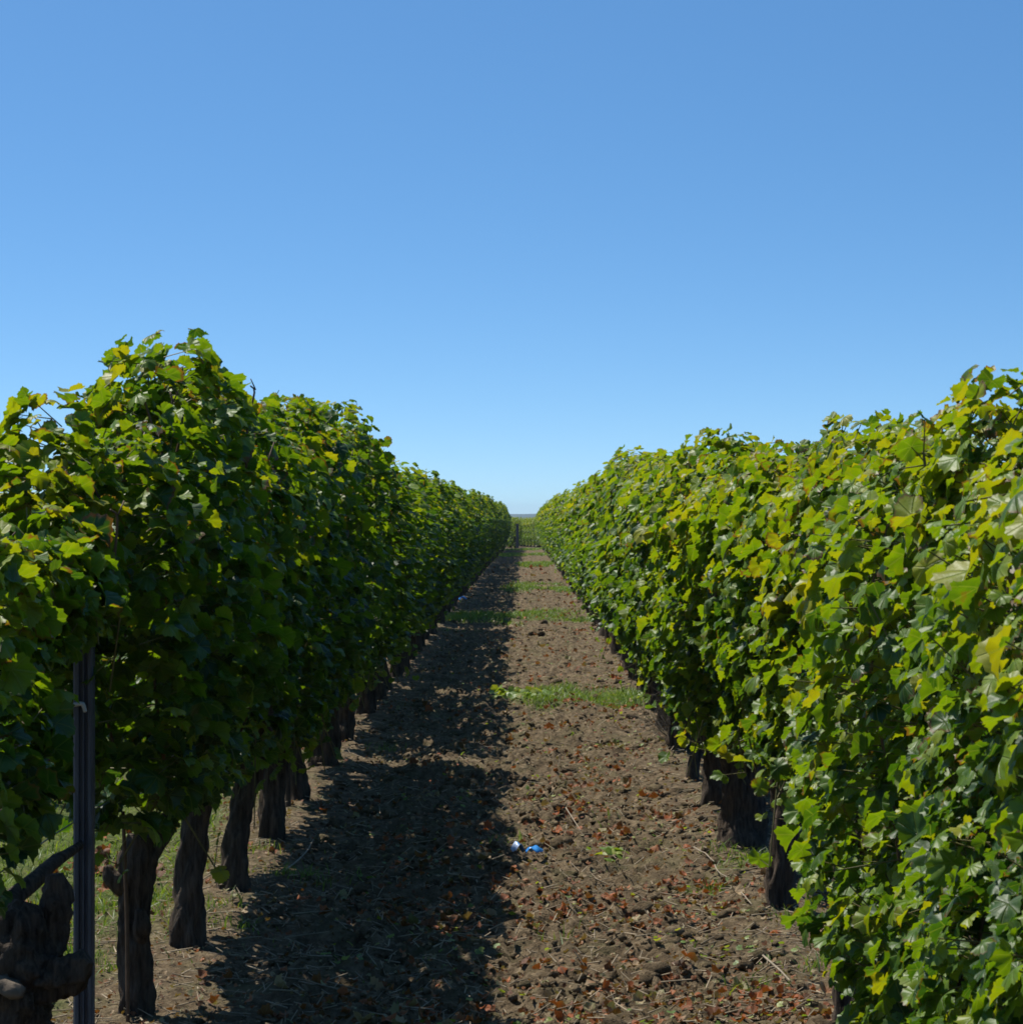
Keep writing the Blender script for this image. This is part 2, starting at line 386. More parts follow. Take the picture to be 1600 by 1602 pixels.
# ------------------------------------------------------------------ vine foliage
LT_D = np.array([4.3, 4.9, 5.3, 5.8, 6.3, 7.6, 9.7, 12.6, 13.6, 14.6, 18, 27, 50, 100, 140]); LT_Z = np.array([1.02, 1.12, 1.27, 1.40, 1.44, 1.42, 1.47, 1.53, 1.52, 1.40, 1.41, 1.38, 1.42, 1.42, 1.2])
RT_D = np.array([2.7, 4.2, 5.0, 5.6, 7.0, 9.7, 13, 16, 28, 62, 107, 140]); RT_Z = np.array([1.22, 1.25, 1.28, 1.25, 1.26, 1.32, 1.36, 1.43, 1.38, 1.42, 1.38, 1.2])
def foliage(ya, yb, top, bot, seed, per_m, templates, yellow=0.0, half=.19, petioles=True, ends=0, shift=0.0, slant=0.0, lsize=1.0):
    """leaf wall from ya to yb (row runs along y, x = 0 is the row line); top/bot are functions of y giving heights"""
    mb = MB()
    n = int(per_m * 2.8 * (yb - ya))
    y = rng.uniform(ya - .07, yb + .07, n)
    u = rng.random(n) ** .93
    lump = perlin(y * 1.7 + seed, u * 1.6 + seed * .7) * .5 + perlin(y * 3.6 + seed, u * 3.5 + 5) * .35
    zt = top(y) + .13 * perlin(y * 1.5 + seed, np.zeros(n) + seed) - .03; zb = bot(y) + .09 * perlin(y * 2.2 + 40 + seed, np.zeros(n))
    z = zb + u * (zt - zb)
    w = half * (1 + .9 * lump) * (1 + .22 * np.cos((y - (ya + yb) / 2) / (yb - ya) * 2 * PI)) * (1 - .55 * smooth(.80, 1.02, u)) * (.52 + .48 * smooth(0, .38, u)) * (1 + slant * (.55 - u))
    if ends < 0: w *= .55 + .45 * smooth(ya - .05, ya + .25, y)
    sgn = np.where(rng.random(n) < .5, -1., 1.)
    surf = rng.random(n) < .68
    x = np.where(surf, sgn * w * (.72 + .38 * rng.random(n)), sgn * w * rng.random(n) * .8)
    x = x + shift
    pos = np.stack([x, y, z], 1)
    g = rng.normal(size=(n, 3))
    nrm = np.stack([sgn * np.where(surf, .75, .3), np.zeros(n), np.full(n, .45) + .6 * smooth(.85, 1, u)], 1) + .42 * g + .60 * SUN
    tip = np.stack([sgn * .35, rng.normal(size=n) * .45, np.full(n, -.85)], 1) + .35 * rng.normal(size=(n, 3))
    size = np.clip(rng.normal(.031, .0080, n), .013, .052) * (1 - .25 * smooth(.88, 1, u)) * lsize
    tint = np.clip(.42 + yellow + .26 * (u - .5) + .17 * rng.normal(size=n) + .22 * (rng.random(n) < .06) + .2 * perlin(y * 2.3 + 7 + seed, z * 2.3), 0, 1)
    rnd = np.clip(rng.random(n) * (.85 + .25 * u), 0, 1)
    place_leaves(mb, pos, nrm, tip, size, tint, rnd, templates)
    # loose sprays over the top and drooping shoots below
    for kind in range(2):
        k = max(2, int((yb - ya) * (7 if kind == 0 else 5)))
        for _ in range(k):
            y0 = rng.uniform(ya, yb); 
            if kind == 0:
                base = np.array([rng.normal() * .07 + shift, y0, float(top(y0)) + .13 * float(perlin(y0 * 1.5 + seed, seed)) - .12]); d = norm(np.array([rng.normal() * .35, rng.normal() * .35, 1.0])); Ln = rng.uniform(.02, .075)
                if lsize < 1: base[2] -= .05; Ln *= .4
            else:
                base = np.array([rng.choice([-1, 1]) * half * rng.uniform(.3, .9), y0, float(bot(y0)) + .08]); d = norm(np.array([rng.normal() * .3, rng.normal() * .3, -1.0])); Ln = rng.uniform(.08, .26)
            m_ = rng.integers(2, 5); t = np.sort(rng.random(m_)) * Ln
            p = base + d * t[:, None] + rng.normal(size=(m_, 3)) * .03
            nn = rng.normal(size=(m_, 3)) * .6 + np.array([-.3, -.1, .6]); tt = rng.normal(size=(m_, 3)) * .6 + (np.array([0, 0, -.5]) if kind else np.array([0, 0, .1]))
            place_leaves(mb, p, nn, tt, rng.uniform(.016, .036, m_) * lsize, np.clip(rng.normal(.5 + yellow, .18, m_), 0, 1), rng.random(m_), templates)
            if petioles: 
                thin_strip(mb, base[None], (base + d * Ln)[None], .0028, 1)
                thin_strip(mb, base + d * t[:, None], p, .0014, 1)
    if petioles:
        s = np.where(rng.random(n) < .22)[0]
        inner = pos[s] * np.array([.55, 1, 1]) + rng.normal(size=(len(s), 3)) * .02 + np.array([0, 0, -.02])
        thin_strip(mb, inner, pos[s], .0015, 1)
        k = int(3 * (yb - ya))                                        # upright shoots inside the wall
        for _ in range(k):
            y0 = rng.uniform(ya, yb); zb_, zt_ = float(bot(y0)) + .1, float(top(y0)) - .16
            x0 = rng.normal() * .035 + shift; q = np.linspace(0, 1, 6)
            P = np.stack([x0 + np.cumsum(rng.normal(size=6) * .025), y0 + np.cumsum(rng.normal(size=6) * .02), zb_ + (zt_ - zb_) * q], 1)
            tube(mb, P, np.linspace(.0036, .0020, 6), 5, None, 0, mi=2)
    return mb

# ------------------------------------------------------------------ ground sheet
GREEN = [(.56, 15.4, .16, .7, 1.0),   # x, y, rx, ry, strength : strips the plough left green
    (.28, 15.4, .42, 1.1, 1.0), (.0, 15.4, .22, .6, .6), (.05, 28.6, .75, 1.9, 1.0), (-.45, 26.8, .5, 1.2, .8), (.18, 40.5, .6, 2.4, .9), (.2, 62, .6, 4, .7), (.1, 84, .8, 5, .7), (.1, 104, .9, 6, .8),
    (.78, 8.55, .25, .3, .5), (-1.42, 12, .42, 14, 1.0), (-1.5, 40, .5, 20, .9), (-.95, 7.5, .12, .5, .3), (-.95, 25, .25, 2, .6)]
_g = []
for cx, cy, rx, ry, s_ in GREEN:
    if cx < -1.2: _g.append((cx, cy, rx, ry, s_)); continue
    for _ in range(7): _g.append((cx + rng.uniform(-.75, .75) * rx, cy + rng.uniform(-.9, .9) * ry, rx * rng.uniform(.2, .55), ry * rng.uniform(.25, .6), s_ * rng.uniform(.6, 1)))
GREEN = _g
def green_mask(x, y):
    g = np.zeros_like(np.asarray(x, float) + 0 * np.asarray(y, float))
    for cx, cy, rx, ry, s in GREEN:
        q = ((x - cx) / rx) ** 2 + ((y - cy) / ry) ** 2 + .8 * perlin(x * 6, y * 3.4)
        g = np.maximum(g, s * (1 - smooth(.2, 1.5, q)))
    return g
xs = np.concatenate([-np.geomspace(3100, 3.2, 34), np.arange(-3.0, -1.0, .022), np.arange(-1.0, .92, .0105), np.arange(.93, 1.6, .03), np.geomspace(1.7, 3100, 34)])
ys = [5.2]
while ys[-1] < 130: ys.append(ys[-1] + .0078 * (ys[-1] / 5.2) ** 1.35)
ys = np.concatenate([[-1500, -800, -200, -60, -20, -8, -3], np.arange(-1, 5.2, .12), np.array(ys), np.geomspace(140, 3100, 24)])
gx, gy = np.meshgrid(xs, ys)
gz = ground_z(gx, gy)
nx_, ny_ = len(xs), len(ys)
me = bpy.data.meshes.new('ground')
V = np.stack([gx, gy, gz], -1).reshape(-1, 3)
ii = (np.arange(ny_ - 1)[:, None] * nx_ + np.arange(nx_ - 1)[None]).ravel()
loops = np.stack([ii, ii + 1, ii + 1 + nx_, ii + nx_], 1).ravel().astype(np.int32)
me.vertices.add(len(V)); me.vertices.foreach_set('co', V.ravel().astype(np.float32))
me.loops.add(len(loops)); me.loops.foreach_set('vertex_index', loops)
me.polygons.add(len(ii)); me.polygons.foreach_set('loop_start', (np.arange(len(ii)) * 4).astype(np.int32))
me.polygons.foreach_set('use_smooth', np.ones(len(ii), bool)); me.materials.append(M_SOIL); me.update(calc_edges=True)
ca = me.color_attributes.new('green', 'FLOAT_COLOR', 'POINT')
gm = green_mask(gx, gy); gm = np.maximum(gm, smooth(130, 300, gy + np.abs(gx)))
cc = np.ones((len(V), 4), np.float32); cc[:, :3] = gm.reshape(-1, 1); ca.data.foreach_set('color', cc.ravel())
ground = bpy.data.objects.new('ground', me); C.objects.link(ground); tag(ground, kind='structure')

# far wooded hill line
mb = MB(); hx = np.linspace(-900, 900, 140); 
prof = 9.2 + 2.6 * perlin(hx / 260 + 3.3, hx * 0) + 1.0 * perlin(hx / 45, hx * 0 + 2) + .5 * perlin(hx / 14, hx * 0 + 7)
yy = np.array([2500, 2560, 2640, 2760, 3000.]); hh = np.array([0, .75, 1.0, .9, .0])
V = np.stack([np.stack([hx, np.full_like(hx, q), -9 + (prof + 2.0) * h + (.4 * perlin(hx / 20, hx * 0 + q) if h else 0)], 1) for q, h in zip(yy, hh)])
f = [(i * 140 + j, i * 140 + j + 1, (i + 1) * 140 + j + 1, (i + 1) * 140 + j) for i in range(4) for j in range(139)]
mb.add(V.reshape(-1, 3), f); tag(mb.build('hills', M_HILL), kind='structure')

# the air: thin even haze that turns the far wood blue
mb = MB(); a_, b_, c_, d_, e_, f_ = -3300, 3300, -1700, 3300, -12, 12
mb.add([(x, y, z) for z in (e_, f_) for x, y in ((a_, c_), (b_, c_), (b_, d_), (a_, d_))], [(3, 2, 1, 0), (4, 5, 6, 7), (0, 1, 5, 4), (1, 2, 6, 5), (2, 3, 7, 6), (3, 0, 4, 7)])
m_, nt_, N_ = mat('haze_air'); pv = N_('VolumePrincipled'); pv.inputs['Color'].default_value = (.62, .78, 1.0, 1); pv.inputs['Density'].default_value = .00020
ou = N_('OutputMaterial'); nt_.links.new(pv.outputs[0], ou.inputs['Volume'])
if HAZE: tag(mb.build('haze', m_, None, False), 'thin bluish air over the far wood', 'haze', None, 'stuff')

# ------------------------------------------------------------------ vines
LEFT_Y = [4.75, 5.93, 6.87, 7.87, 9.1, 10.2, 11.5, 12.7, 14.4]
while LEFT_Y[-1] < 107: LEFT_Y.append(LEFT_Y[-1] + (rng.uniform(1.02, 1.14) if rng.random() > .16 else rng.uniform(1.35, 1.5)))
RIGHT_Y = [3.4, 4.6, 5.75, 7.5, 8.85, 10.0, 11.1, 12.3, 13.5, 14.7, 16.0]
while RIGHT_Y[-1] < 108: RIGHT_Y.append(RIGHT_Y[-1] + rng.uniform(1.04, 1.18))

def trunk_mb(h, r, lean=(0, 0), seg=20, rings=46, rough=.22, bend=(0, 0), seed=0., arms=True, flare=1.18):
    mb = MB()
    lx, ly = lean; bx, by = bend
    pts = [(0, 0, -.12), (lx * .05, ly * .05, .02), (lx * .35 + bx, ly * .35 + by, h * .38), (lx * .75 + bx * .6, ly * .75 + by * .6, h * .75), (lx, ly, h), (lx + .01, ly, h + .07)]
    tube(mb, pts, [r * flare * 1.1, r * flare, r * 1.0, r * .98, r * 1.22, r * .55], seg, rings, rough, (1.3, 9), seed=seed)
    if arms:
        for s in (-1, 1):
            tube(mb, [(lx, ly, h - .02), (lx + .01, ly + s * .09, h + .05), (lx, ly + s * .22, h + .10), (lx, ly + s * .5, h + .12)], [r * .75, r * .5, r * .22, r * .12], max(6, seg // 2), max(8, rings // 3), rough, (1.3, 12), seed=seed + 5)
    return mb

far_trunks = [trunk_mb(rng.uniform(.30, .42), rng.uniform(.034, .05), (rng.normal() * .03, rng.normal() * .05), 9, 14, .2, (rng.normal() * .02, rng.normal() * .02), 11. + k, False).mesh('trunk', [M_BARK]) for k in range(7)]
MATS_F = [M_LEAF, M_STEM, M_CANE]
def flat(v): return lambda y: np.full(np.shape(y), v) if np.shape(y) else v
far_fol = {s: [foliage(-.56, .56, flat(1.44), flat(.26 if s == 'left' else .27), 20. + 3 * k, (660, 400, 620, 560, 700, 520, 640)[k], T_LO, (.03, .0, .08, -.03, .05, .10, .0)[k] + (.09 if s == 'right' else -.04), .165 if s == 'left' else .19, False, 0, 0, .08 if s == 'right' else 0.).mesh('foliage', MATS_F, True, True) for k in range(7)] for s in ('left', 'right')}  # row offset puts shade and sun into leaf tint: left darker, right yellower

def vine(root_name, x, y, side, near, spec, label, group):
    gz0 = float(ground_z(x, y)); tz, td = (LT_Z, LT_D) if side == 'left' else (RT_Z, RT_D)
    root = empty(root_name, (x, y, gz0)); tag(root, label, 'grapevine', group)
    if near:
        ya, yb = spec['span'][0] - y, spec['span'][1] - y
        top = lambda q: np.interp(np.asarray(q) + y, td, tz) - gz0
        b0 = spec.get('bot', .34); bot = b0 if callable(b0) else (lambda q: b0 + 0 * np.asarray(q, float))
        bot2 = (lambda q: bot(np.asarray(q, float) + y)) if callable(b0) else bot
        hi = y < 13.5
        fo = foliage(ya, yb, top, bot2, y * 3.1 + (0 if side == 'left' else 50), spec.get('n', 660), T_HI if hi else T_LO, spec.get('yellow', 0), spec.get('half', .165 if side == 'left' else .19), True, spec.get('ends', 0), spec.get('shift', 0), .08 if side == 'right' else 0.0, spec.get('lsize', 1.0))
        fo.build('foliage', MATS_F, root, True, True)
        t = spec.get('trunk') or trunk_mb(spec.get('h', .36), spec.get('r', .042), spec.get('lean', (0, .03)), 28, 76, .38, spec.get('bend', (0, 0)), y * 2.3)
        t_ob = t.build('trunk', [M_BARK, M_CUT], root)
        if 'tscale' in spec: t_ob.scale = spec['tscale']
        for k in range(spec.get('shoots', 0)):
            mb = MB(); y0 = rng.uniform(ya + .1, yb - .05); x0 = rng.normal() * .08; zt = float(top(y0)) - .09; L = rng.uniform(.0, .035)
            d = np.array([rng.normal() * .25, rng.normal() * .25, 1.]); p0 = np.array([x0, y0, zt - .16])
            P = [p0, p0 + d * .1 + rng.normal(size=3) * .008, p0 + d * (.16 + L * .6), p0 + d * (.16 + L) + rng.normal(size=3) * .01]
            tube(mb, P, [.0032, .0028, .0023, .0017], 6, 10)
            tube(mb, [P[2], P[2] + np.array([rng.normal() * .02, rng.normal() * .02, .025])], [.0018, .0012], 5)
            mb.build('shoot', M_CANE, root)
    else:
        t = bpy.data.objects.new('trunk', far_trunks[rng.integers(len(far_trunks))]); C.objects.link(t); t.parent = root
        t.rotation_euler = (0, 0, rng.uniform(0, 6.28)); s_ = rng.uniform(.85, 1.25); t.scale = (s_, s_, 1)
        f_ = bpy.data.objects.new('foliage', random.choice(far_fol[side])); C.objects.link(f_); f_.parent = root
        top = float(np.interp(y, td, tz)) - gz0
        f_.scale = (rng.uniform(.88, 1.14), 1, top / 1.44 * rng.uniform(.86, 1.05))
    return root

GL, GR = 'grapevines of the shaded row left of the path', 'grapevines of the sunlit row right of the path'
# the gnarled stump beside the post
st = MB()
tube(st, [(.04, .0, -.14), (.02, .0, .05), (-.035, -.01, .17), (-.05, -.02, .30), (-.03, -.01, .38), (-.02, 0, .42)], [.070, .060, .062, .070, .055, .025], 26, 60, .34, (2.0, 20), seed=1.3)
tube(st, [(-.04, -.01, .28), (.02, -.03, .285), (.07, -.045, .305), (.10, -.05, .33)], [.045, .042, .033, .016], 18, 26, .42, (2.2, 26), seed=3.3)
tube(st, [(-.02, 0, .28), (.015, .01, .36), (.03, .02, .43), (.025, .02, .47)], [.04, .034, .030, .014], 16, 24, .42, (2.2, 26), seed=5.3)
tube(st, [(-.05, -.02, .29), (-.06, -.06, .290), (-.052, -.085, .285), (-.03, -.10, .280), (-.012, -.105, .277)], [.021, .020, .018, .018, .010], 16, 24, .26, (2, 24), mi=1, seed=7.3)
tube(st, [(-.06, -.01, .30), (-.09, .1, .40), (-.02, .3, .46), (0, .5, .47)], [.035, .022, .012, .008], 12, 24, .2, (1.4, 12), seed=8.3)
# first trunk right of the post: straight, squared-off head with an arm running back
t1 = MB()
tube(t1, [(0, 0, -.12), (0, 0, .06), (-.004, 0, .17), (.0, 0, .27), (.004, 0, .33), (.01, 0, .375)], [.038, .033, .033, .035, .041, .028], 28, 80, .28, (1.8, 14), seed=2.7)
tube(t1, [(0, 0, .33), (.035, .06, .355), (.05, .2, .40), (.03, .5, .46)], [.036, .026, .018, .010], 14, 28, .2, (1.3, 12), seed=4.7)
tube(t1, [(-.02, -.01, .27), (-.05, -.02, .29), (-.058, -.02, .315)], [.024, .018, .008], 12, 14, .25, (1.3, 12), seed=9.7)
tube(t1, [(.01, -.02, .16), (.018, -.036, .19), (.012, -.036, .225)], [.016, .02, .010], 12, 14, .2, (1.3, 12), seed=6.1)
t1_r = t1
bent = MB()   # the right-hand vine whose stem leans out in a bow
tube(bent, [(-.02, -.1, -.1), (-.03, -.1, .02), (-.01, -.09, .12), (.07, -.06, .22), (.13, -.02, .30), (.10, .05, .40)], [.030, .026, .022, .021, .022, .016], 16, 44, .18, (1.3, 10), seed=12.7)

bl = lambda y: np.interp(y, [4.3, 4.55, 4.75, 5.2, 5.4, 6.6, 8, 10, 14], [.42, .46, .80, .84, .46, .42, .35, .28, .25])
br = lambda y: np.interp(y, [3.0, 4.3, 5.0, 6.0, 7.0, 8, 10, 14], [.30, .12, .10, .32, .38, .36, .32, .28])
left_spec = [
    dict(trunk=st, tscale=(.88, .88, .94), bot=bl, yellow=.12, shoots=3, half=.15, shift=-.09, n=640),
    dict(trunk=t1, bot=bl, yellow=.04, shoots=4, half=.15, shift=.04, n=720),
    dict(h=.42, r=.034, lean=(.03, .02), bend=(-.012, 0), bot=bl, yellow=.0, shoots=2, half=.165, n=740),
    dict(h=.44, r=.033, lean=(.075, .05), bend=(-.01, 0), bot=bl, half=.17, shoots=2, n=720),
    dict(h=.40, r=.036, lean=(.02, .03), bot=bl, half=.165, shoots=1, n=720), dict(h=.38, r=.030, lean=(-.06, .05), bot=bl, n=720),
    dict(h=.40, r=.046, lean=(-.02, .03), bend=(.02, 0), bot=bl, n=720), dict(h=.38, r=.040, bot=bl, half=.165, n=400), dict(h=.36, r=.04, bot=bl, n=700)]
left_lab = ['gnarled old grapevine with knobbly forked stump and pale cut stub beside metal post',
    'grapevine with squared trunk head and thin rod, first behind the metal post',
    'grapevine with thick straight bark trunk, second behind the metal post, on the shaded side',
    'grapevine with slim trunk leaning right above a flared foot, third behind the metal post',
    'grapevine fourth behind the metal post, stocky trunk half hidden by the slim leaning one',
    'grapevine in the shaded row with slender trunk leaning beside a thin dark stake',
    'grapevine with stout dark trunk just past the thin dark stake in the shaded row',
    'grapevine second past the thin dark stake in the shaded row, trunk against its neighbour',
    'grapevine below the highest bump of the shaded row, trunk at a sunlit soil patch']
right_spec = [  # yellow partly paints this row's sunlit look into its leaf tint
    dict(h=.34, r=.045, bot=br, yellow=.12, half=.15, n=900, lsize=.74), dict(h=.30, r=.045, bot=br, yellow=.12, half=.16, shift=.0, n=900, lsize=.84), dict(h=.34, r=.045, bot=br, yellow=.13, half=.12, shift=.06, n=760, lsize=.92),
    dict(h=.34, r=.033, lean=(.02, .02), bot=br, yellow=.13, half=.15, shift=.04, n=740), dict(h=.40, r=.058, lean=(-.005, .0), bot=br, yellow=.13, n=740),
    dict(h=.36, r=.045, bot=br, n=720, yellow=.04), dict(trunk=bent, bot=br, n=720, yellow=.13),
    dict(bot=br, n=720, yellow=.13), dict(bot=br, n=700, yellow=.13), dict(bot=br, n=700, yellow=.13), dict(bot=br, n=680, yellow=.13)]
right_lab = ['leafy side of the nearest grapevine on the right, trunk not in view', 'grapevine second from the near end of the sunlit row, with very large leaves',
    'dense green grapevine in the sunlit row above a thin metal rod',
    'sunlit grapevine with slim dark trunk and a leafy shoot hanging low over it',
    'sunlit grapevine with the broadest flat trunk, pale foot and grass tuft beside it',
    'sunlit grapevine just behind the broad-trunked one, its own trunk in deep shade',
    'sunlit grapevine with a thin bowed stem curving out over the soil',
    'sunlit grapevine standing behind the dry twiggy weed',
    'sunlit grapevine second beyond the dry twiggy weed, leaves nearly to the ground',
    'sunlit grapevine in front of the green grass strip, before the dark post',
    'sunlit grapevine beside the dark post at the first green grass strip']
def spans(Y, first, i): 
    a = first if i == 0 else (Y[i - 1] + Y[i]) / 2
    return a, (Y[i] + Y[i + 1]) / 2 if i + 1 < len(Y) else Y[i] + .55
LAB_L = 'grapevine further down the dark shaded left-hand row, beyond the highest bump'
LAB_R = 'grapevine further down the sunlit right-hand row, beyond the dark post'
for i, y in enumerate(LEFT_Y):
    near = i < len(left_spec); s = dict(left_spec[i]) if near else {}
    if near:
        a_, b_ = spans(LEFT_Y, 4.35, i); s['span'] = (a_ + (.24 if i == 7 else 0), b_ - (.24 if i == 6 else 0))     # a gap lets the sun through
    vine('grapevine', XL, y, 'left', near, s, left_lab[i] if near else LAB_L, GL)
for i, y in enumerate(RIGHT_Y):
    near = i < len(right_spec); s = dict(right_spec[i]) if near else {}
    if near: s['span'] = spans(RIGHT_Y, 2.7, i)
    vine('grapevine', XR, y, 'right', near, s, right_lab[i] if near else LAB_R, GR)
for y in np.arange(7.2, 26, 1.1):
    r_ = vine('grapevine', XN, float(y), 'right', False, {}, 'grapevine of the next row, glimpsed through gaps under the left row', 'grapevines of the next row to the left')
    for ch in r_.children:
        if ch.name.startswith('foliage'): ch.scale.z *= .86
# the block beyond the end of the path, its rows turned a little to the left
GB = 'grapevines of the block beyond the path end'
def far_row(p0, p1, n, label):
    for k in range(n):
        t = k / (n - 1); x = p0[0] + (p1[0] - p0[0]) * t; y = p0[1] + (p1[1] - p0[1]) * t
        r_ = vine('grapevine', x, y, 'right', False, {}, label, GB)
        r_.rotation_euler.z = math.atan2(-(p1[0] - p0[0]), p1[1] - p0[1])
        for ch in r_.children:
            if ch.name.startswith('foliage'): ch.scale.z = 1.0; ch.location.z = -.17
far_row((-.45, 116.), (-3.2, 131.), 14, 'dark-ended grapevine behind the far post at the path end')
far_row((1.35, 112.5), (-.9, 131.), 17, 'lit yellow-green grapevine closing the far end of the path')

# ------------------------------------------------------------------ trellis: posts, wires, stakes
def post(x, y, h, label, w=.040, clip=False, group='metal trellis posts'):
    z0 = float(ground_z(x, y)); root = empty('trellis_post', (x, y, z0)); tag(root, label, 'post', group)
    # folded steel section: flanges, two grooves in the face
    pr = np.array([(-.5, -.32), (-.40, -.42), (-.22, -.42), (-.16, -.24), (-.06, -.24), (0, -.42), (.06, -.42), (.10, -.24), (.20, -.24), (.26, -.42), (.42, -.42), (.5, -.32),
                   (.5, .42), (.42, .42), (.40, -.18), (-.40, -.18), (-.42, .42), (-.5, .42)]) * w
    mb = MB(); k = len(pr); zz = [-.3, h]
    V = np.vstack([np.column_stack([pr, np.full(k, q)]) for q in zz])
    f = [(j, (j + 1) % k, k + (j + 1) % k, k + j) for j in range(k)] + [tuple(range(k, 2 * k))]
    mb.add(V, f); mb.build('section', M_POST, root, False)
    if clip:
        for q in (.69,):
            mb = MB()
            tube(mb, [(-.028, -.012, q - .014), (-.026, -.022, q + .004), (-.012, -.026, q + .008), (.002, -.026, q + .010), (.006, -.022, q - .006)], [.0036, .004, .0042, .004, .0035], 8, 18)
            mb.build('wire_clip', M_CLIP, root)
    return root
post(X(131, 5.2), 5.2, .94, 'dark grooved metal trellis post with grey wire clip, in front of the shaded row', .036, True)
post(XR + .07, 15.75, 1.3, 'dark post standing in the sunlit row at the first grass strip', .05)
post(XL + .02, 30.4, 1.3, 'post under the shaded row beside the two stones', .06)
post(-.33, 114.8, 1.0, 'weathered post at the far end of the path, in front of dark vines', .11)
def wire(x, z, y0, y1, label, r=.0014):
    mb = MB(); q = np.arange(y0, y1 + .1, .7)
    P = np.stack([np.full_like(q, x), q, z + profile(q) - .008 * np.sin(q * 1.3) ** 2], 1)
    tube(mb, P, np.full(len(q), r), 5); tag(mb.build('trellis_wire', M_WIRE), label, 'wire', 'trellis wires')
xp = X(131, 5.2)
wire(xp - .024, .70, 4.3, 107, 'thin upper trellis wire held by the clip on the near post', .0016)
wire(xp - .020, .515, 4.3, 107, 'thin lower trellis wire passing the near post below its clip', .0014)
mb = MB(); tube(mb, [(xp - .035, 4.62, .655), (xp - .030, 4.8, .672), (xp - .028, 5.02, .688), (xp - .025, 5.17, .70)], [.006, .0075, .006, .003], 8, 30, .25, (2, 30))
tag(mb.build('tied_cane', M_TWIG), 'pale cane tied along the upper wire left of the near post clip', 'cane')
def stake(name, a, b, r, m, label):
    mb = MB(); tube(mb, [a, (np.array(a) + np.array(b)) / 2 + np.array([.004, 0, 0]), b], [r, r * .95, r * .9], 8, 12, .06)
    tag(mb.build(name, m), label, 'stake')
d = 5.85; stake('training_stake', (X(200, d), d, .0), (X(192, d), d, Zp(1270, d)), .0045, M_CANE, 'thin brown rod leaning against the squared trunk behind the post')
d = 10.0; stake('training_stake', (X(452, d), d, -.02), (X(440, d), d + .03, .42), .011, M_BARK, 'thin dark stake standing between trunks of the shaded row')
d = 5.3; stake('metal_rod', (X(1398, d), d, -.02), (X(1396, d), d, .62), .006, M_WIRE, 'thin metal rod under the leaves of the near sunlit vine')

# ------------------------------------------------------------------ ground cover
def ico():
    import bmesh
    bm = bmesh.new(); bmesh.ops.create_icosphere(bm, subdivisions=2, radius=1)
    V = np.array([v.co[:] for v in bm.verts]); f = [tuple(v.index for v in q.verts) for q in bm.faces]; bm.free(); return V, f
IV, IF = ico()
def persp_y(n, a, b): u = rng.random(n); return 1 / (1 / a - u * (1 / a - 1 / b))
def scatter(n, a=5.3, b=70, xa=-.72, xb=.62):
    y = persp_y(n, a, b); x = rng.uniform(xa, xb, n); return x, y
# clods of ploughed earth
n = 9000; x, y = scatter(n, 5.2, 45); keep = perlin(x * 3.2, y * 2.2) + rng.normal(size=n) * .35 > -.15; x, y = x[keep], y[keep]; n = len(x)
s = np.clip(np.exp(rng.normal(-5.1, .6, n)), .003, .024) * (1 + .012 * y)
mb = MB()
for k in range(9):
    T = IV * (1 + .62 * perlin(IV[:, 0] * 1.4 + k * 5, IV[:, 1] * 1.4 + IV[:, 2] * 1.1 + k) + .50 * perlin(IV[:, 0] * 3.1 + k * 3, IV[:, 2] * 3.1 + IV[:, 1]))[:, None] * np.array([1.15, 1.0, .8]); idx = np.where(np.arange(n) % 9 == k)[0]
    an = rng.uniform(0, 2 * PI, len(idx)); c_, s_ = np.cos(an)[:, None], np.sin(an)[:, None]
    W = np.stack([T[None, :, 0] * c_ - T[None, :, 1] * s_, T[None, :, 0] * s_ + T[None, :, 1] * c_, np.broadcast_to(T[None, :, 2], (len(idx), len(T)))], -1) * s[idx][:, None, None]
    W += np.stack([x[idx], y[idx], ground_z(x[idx], y[idx]) + s[idx] * .05], 1)[:, None]
    mb.add_many(W, IF, 0, np.zeros((len(idx), len(T), 4)), np.zeros((len(idx), len(T), 2)))
tag(mb.build('soil_clods', M_SOIL, None, True), 'brown crumbly clods of ploughed earth on the path', 'clods', None, 'stuff')

# dead leaves lying on the soil
n = 7500; x, y = scatter(n, 5.3, 70, -1.0, .75)
keep = (perlin(x * 2.4 + 30, y * 1.1) + .30 * rng.normal(size=n) - 1.2 * np.maximum(0, np.abs(x - .1) - .35) + .22 * (y < 10) > .10); x, y = x[keep], y[keep]; n = len(x)
nr = np.stack([rng.normal(size=n) * .5, rng.normal(size=n) * .5, np.ones(n)], 1); tp = rng.normal(size=(n, 3)) * np.array([1, 1, .2])
sz = np.clip(np.exp(rng.normal(-4.65, .38, n)), .004, .022) * (1 + y / 40); z = ground_z(x, y) + .012
t_red = (perlin(x * 1.6 + 11, y * .55 + 3) > .05) 
tint = np.where(rng.random(n) < np.where(t_red, .62, .25), rng.uniform(.18, .55, n), rng.uniform(.0, 1.0, n))
T_DRY = [leaf_template(16, .08, fo, cu, wa, ph, 2, 1.1) for fo, cu, wa, ph in ((.5, .3, .4, .3), (.8, -.2, .35, 2.), (-.5, .5, .4, 4.), (.3, -.6, .3, 5.))]
mb = MB(); place_leaves(mb, np.stack([x, y, z], 1), nr, tp, sz, tint, rng.random(n) * .6, T_DRY)
# crumbs of chaff and broken leaf
k = 16000; px, py = scatter(k, 5.2, 60, -1.3, .95)
place_leaves(mb, np.stack([px, py, ground_z(px, py) + .008], 1), np.stack([rng.normal(size=k) * .8, rng.normal(size=k) * .8, np.ones(k)], 1), rng.normal(size=(k, 3)), rng.uniform(.0022, .0075, k) * (1 + py / 22), np.where(rng.random(k) < .35, rng.uniform(0, .3, k), rng.uniform(.55, 1, k)), rng.random(k) * .5, T_TINY)
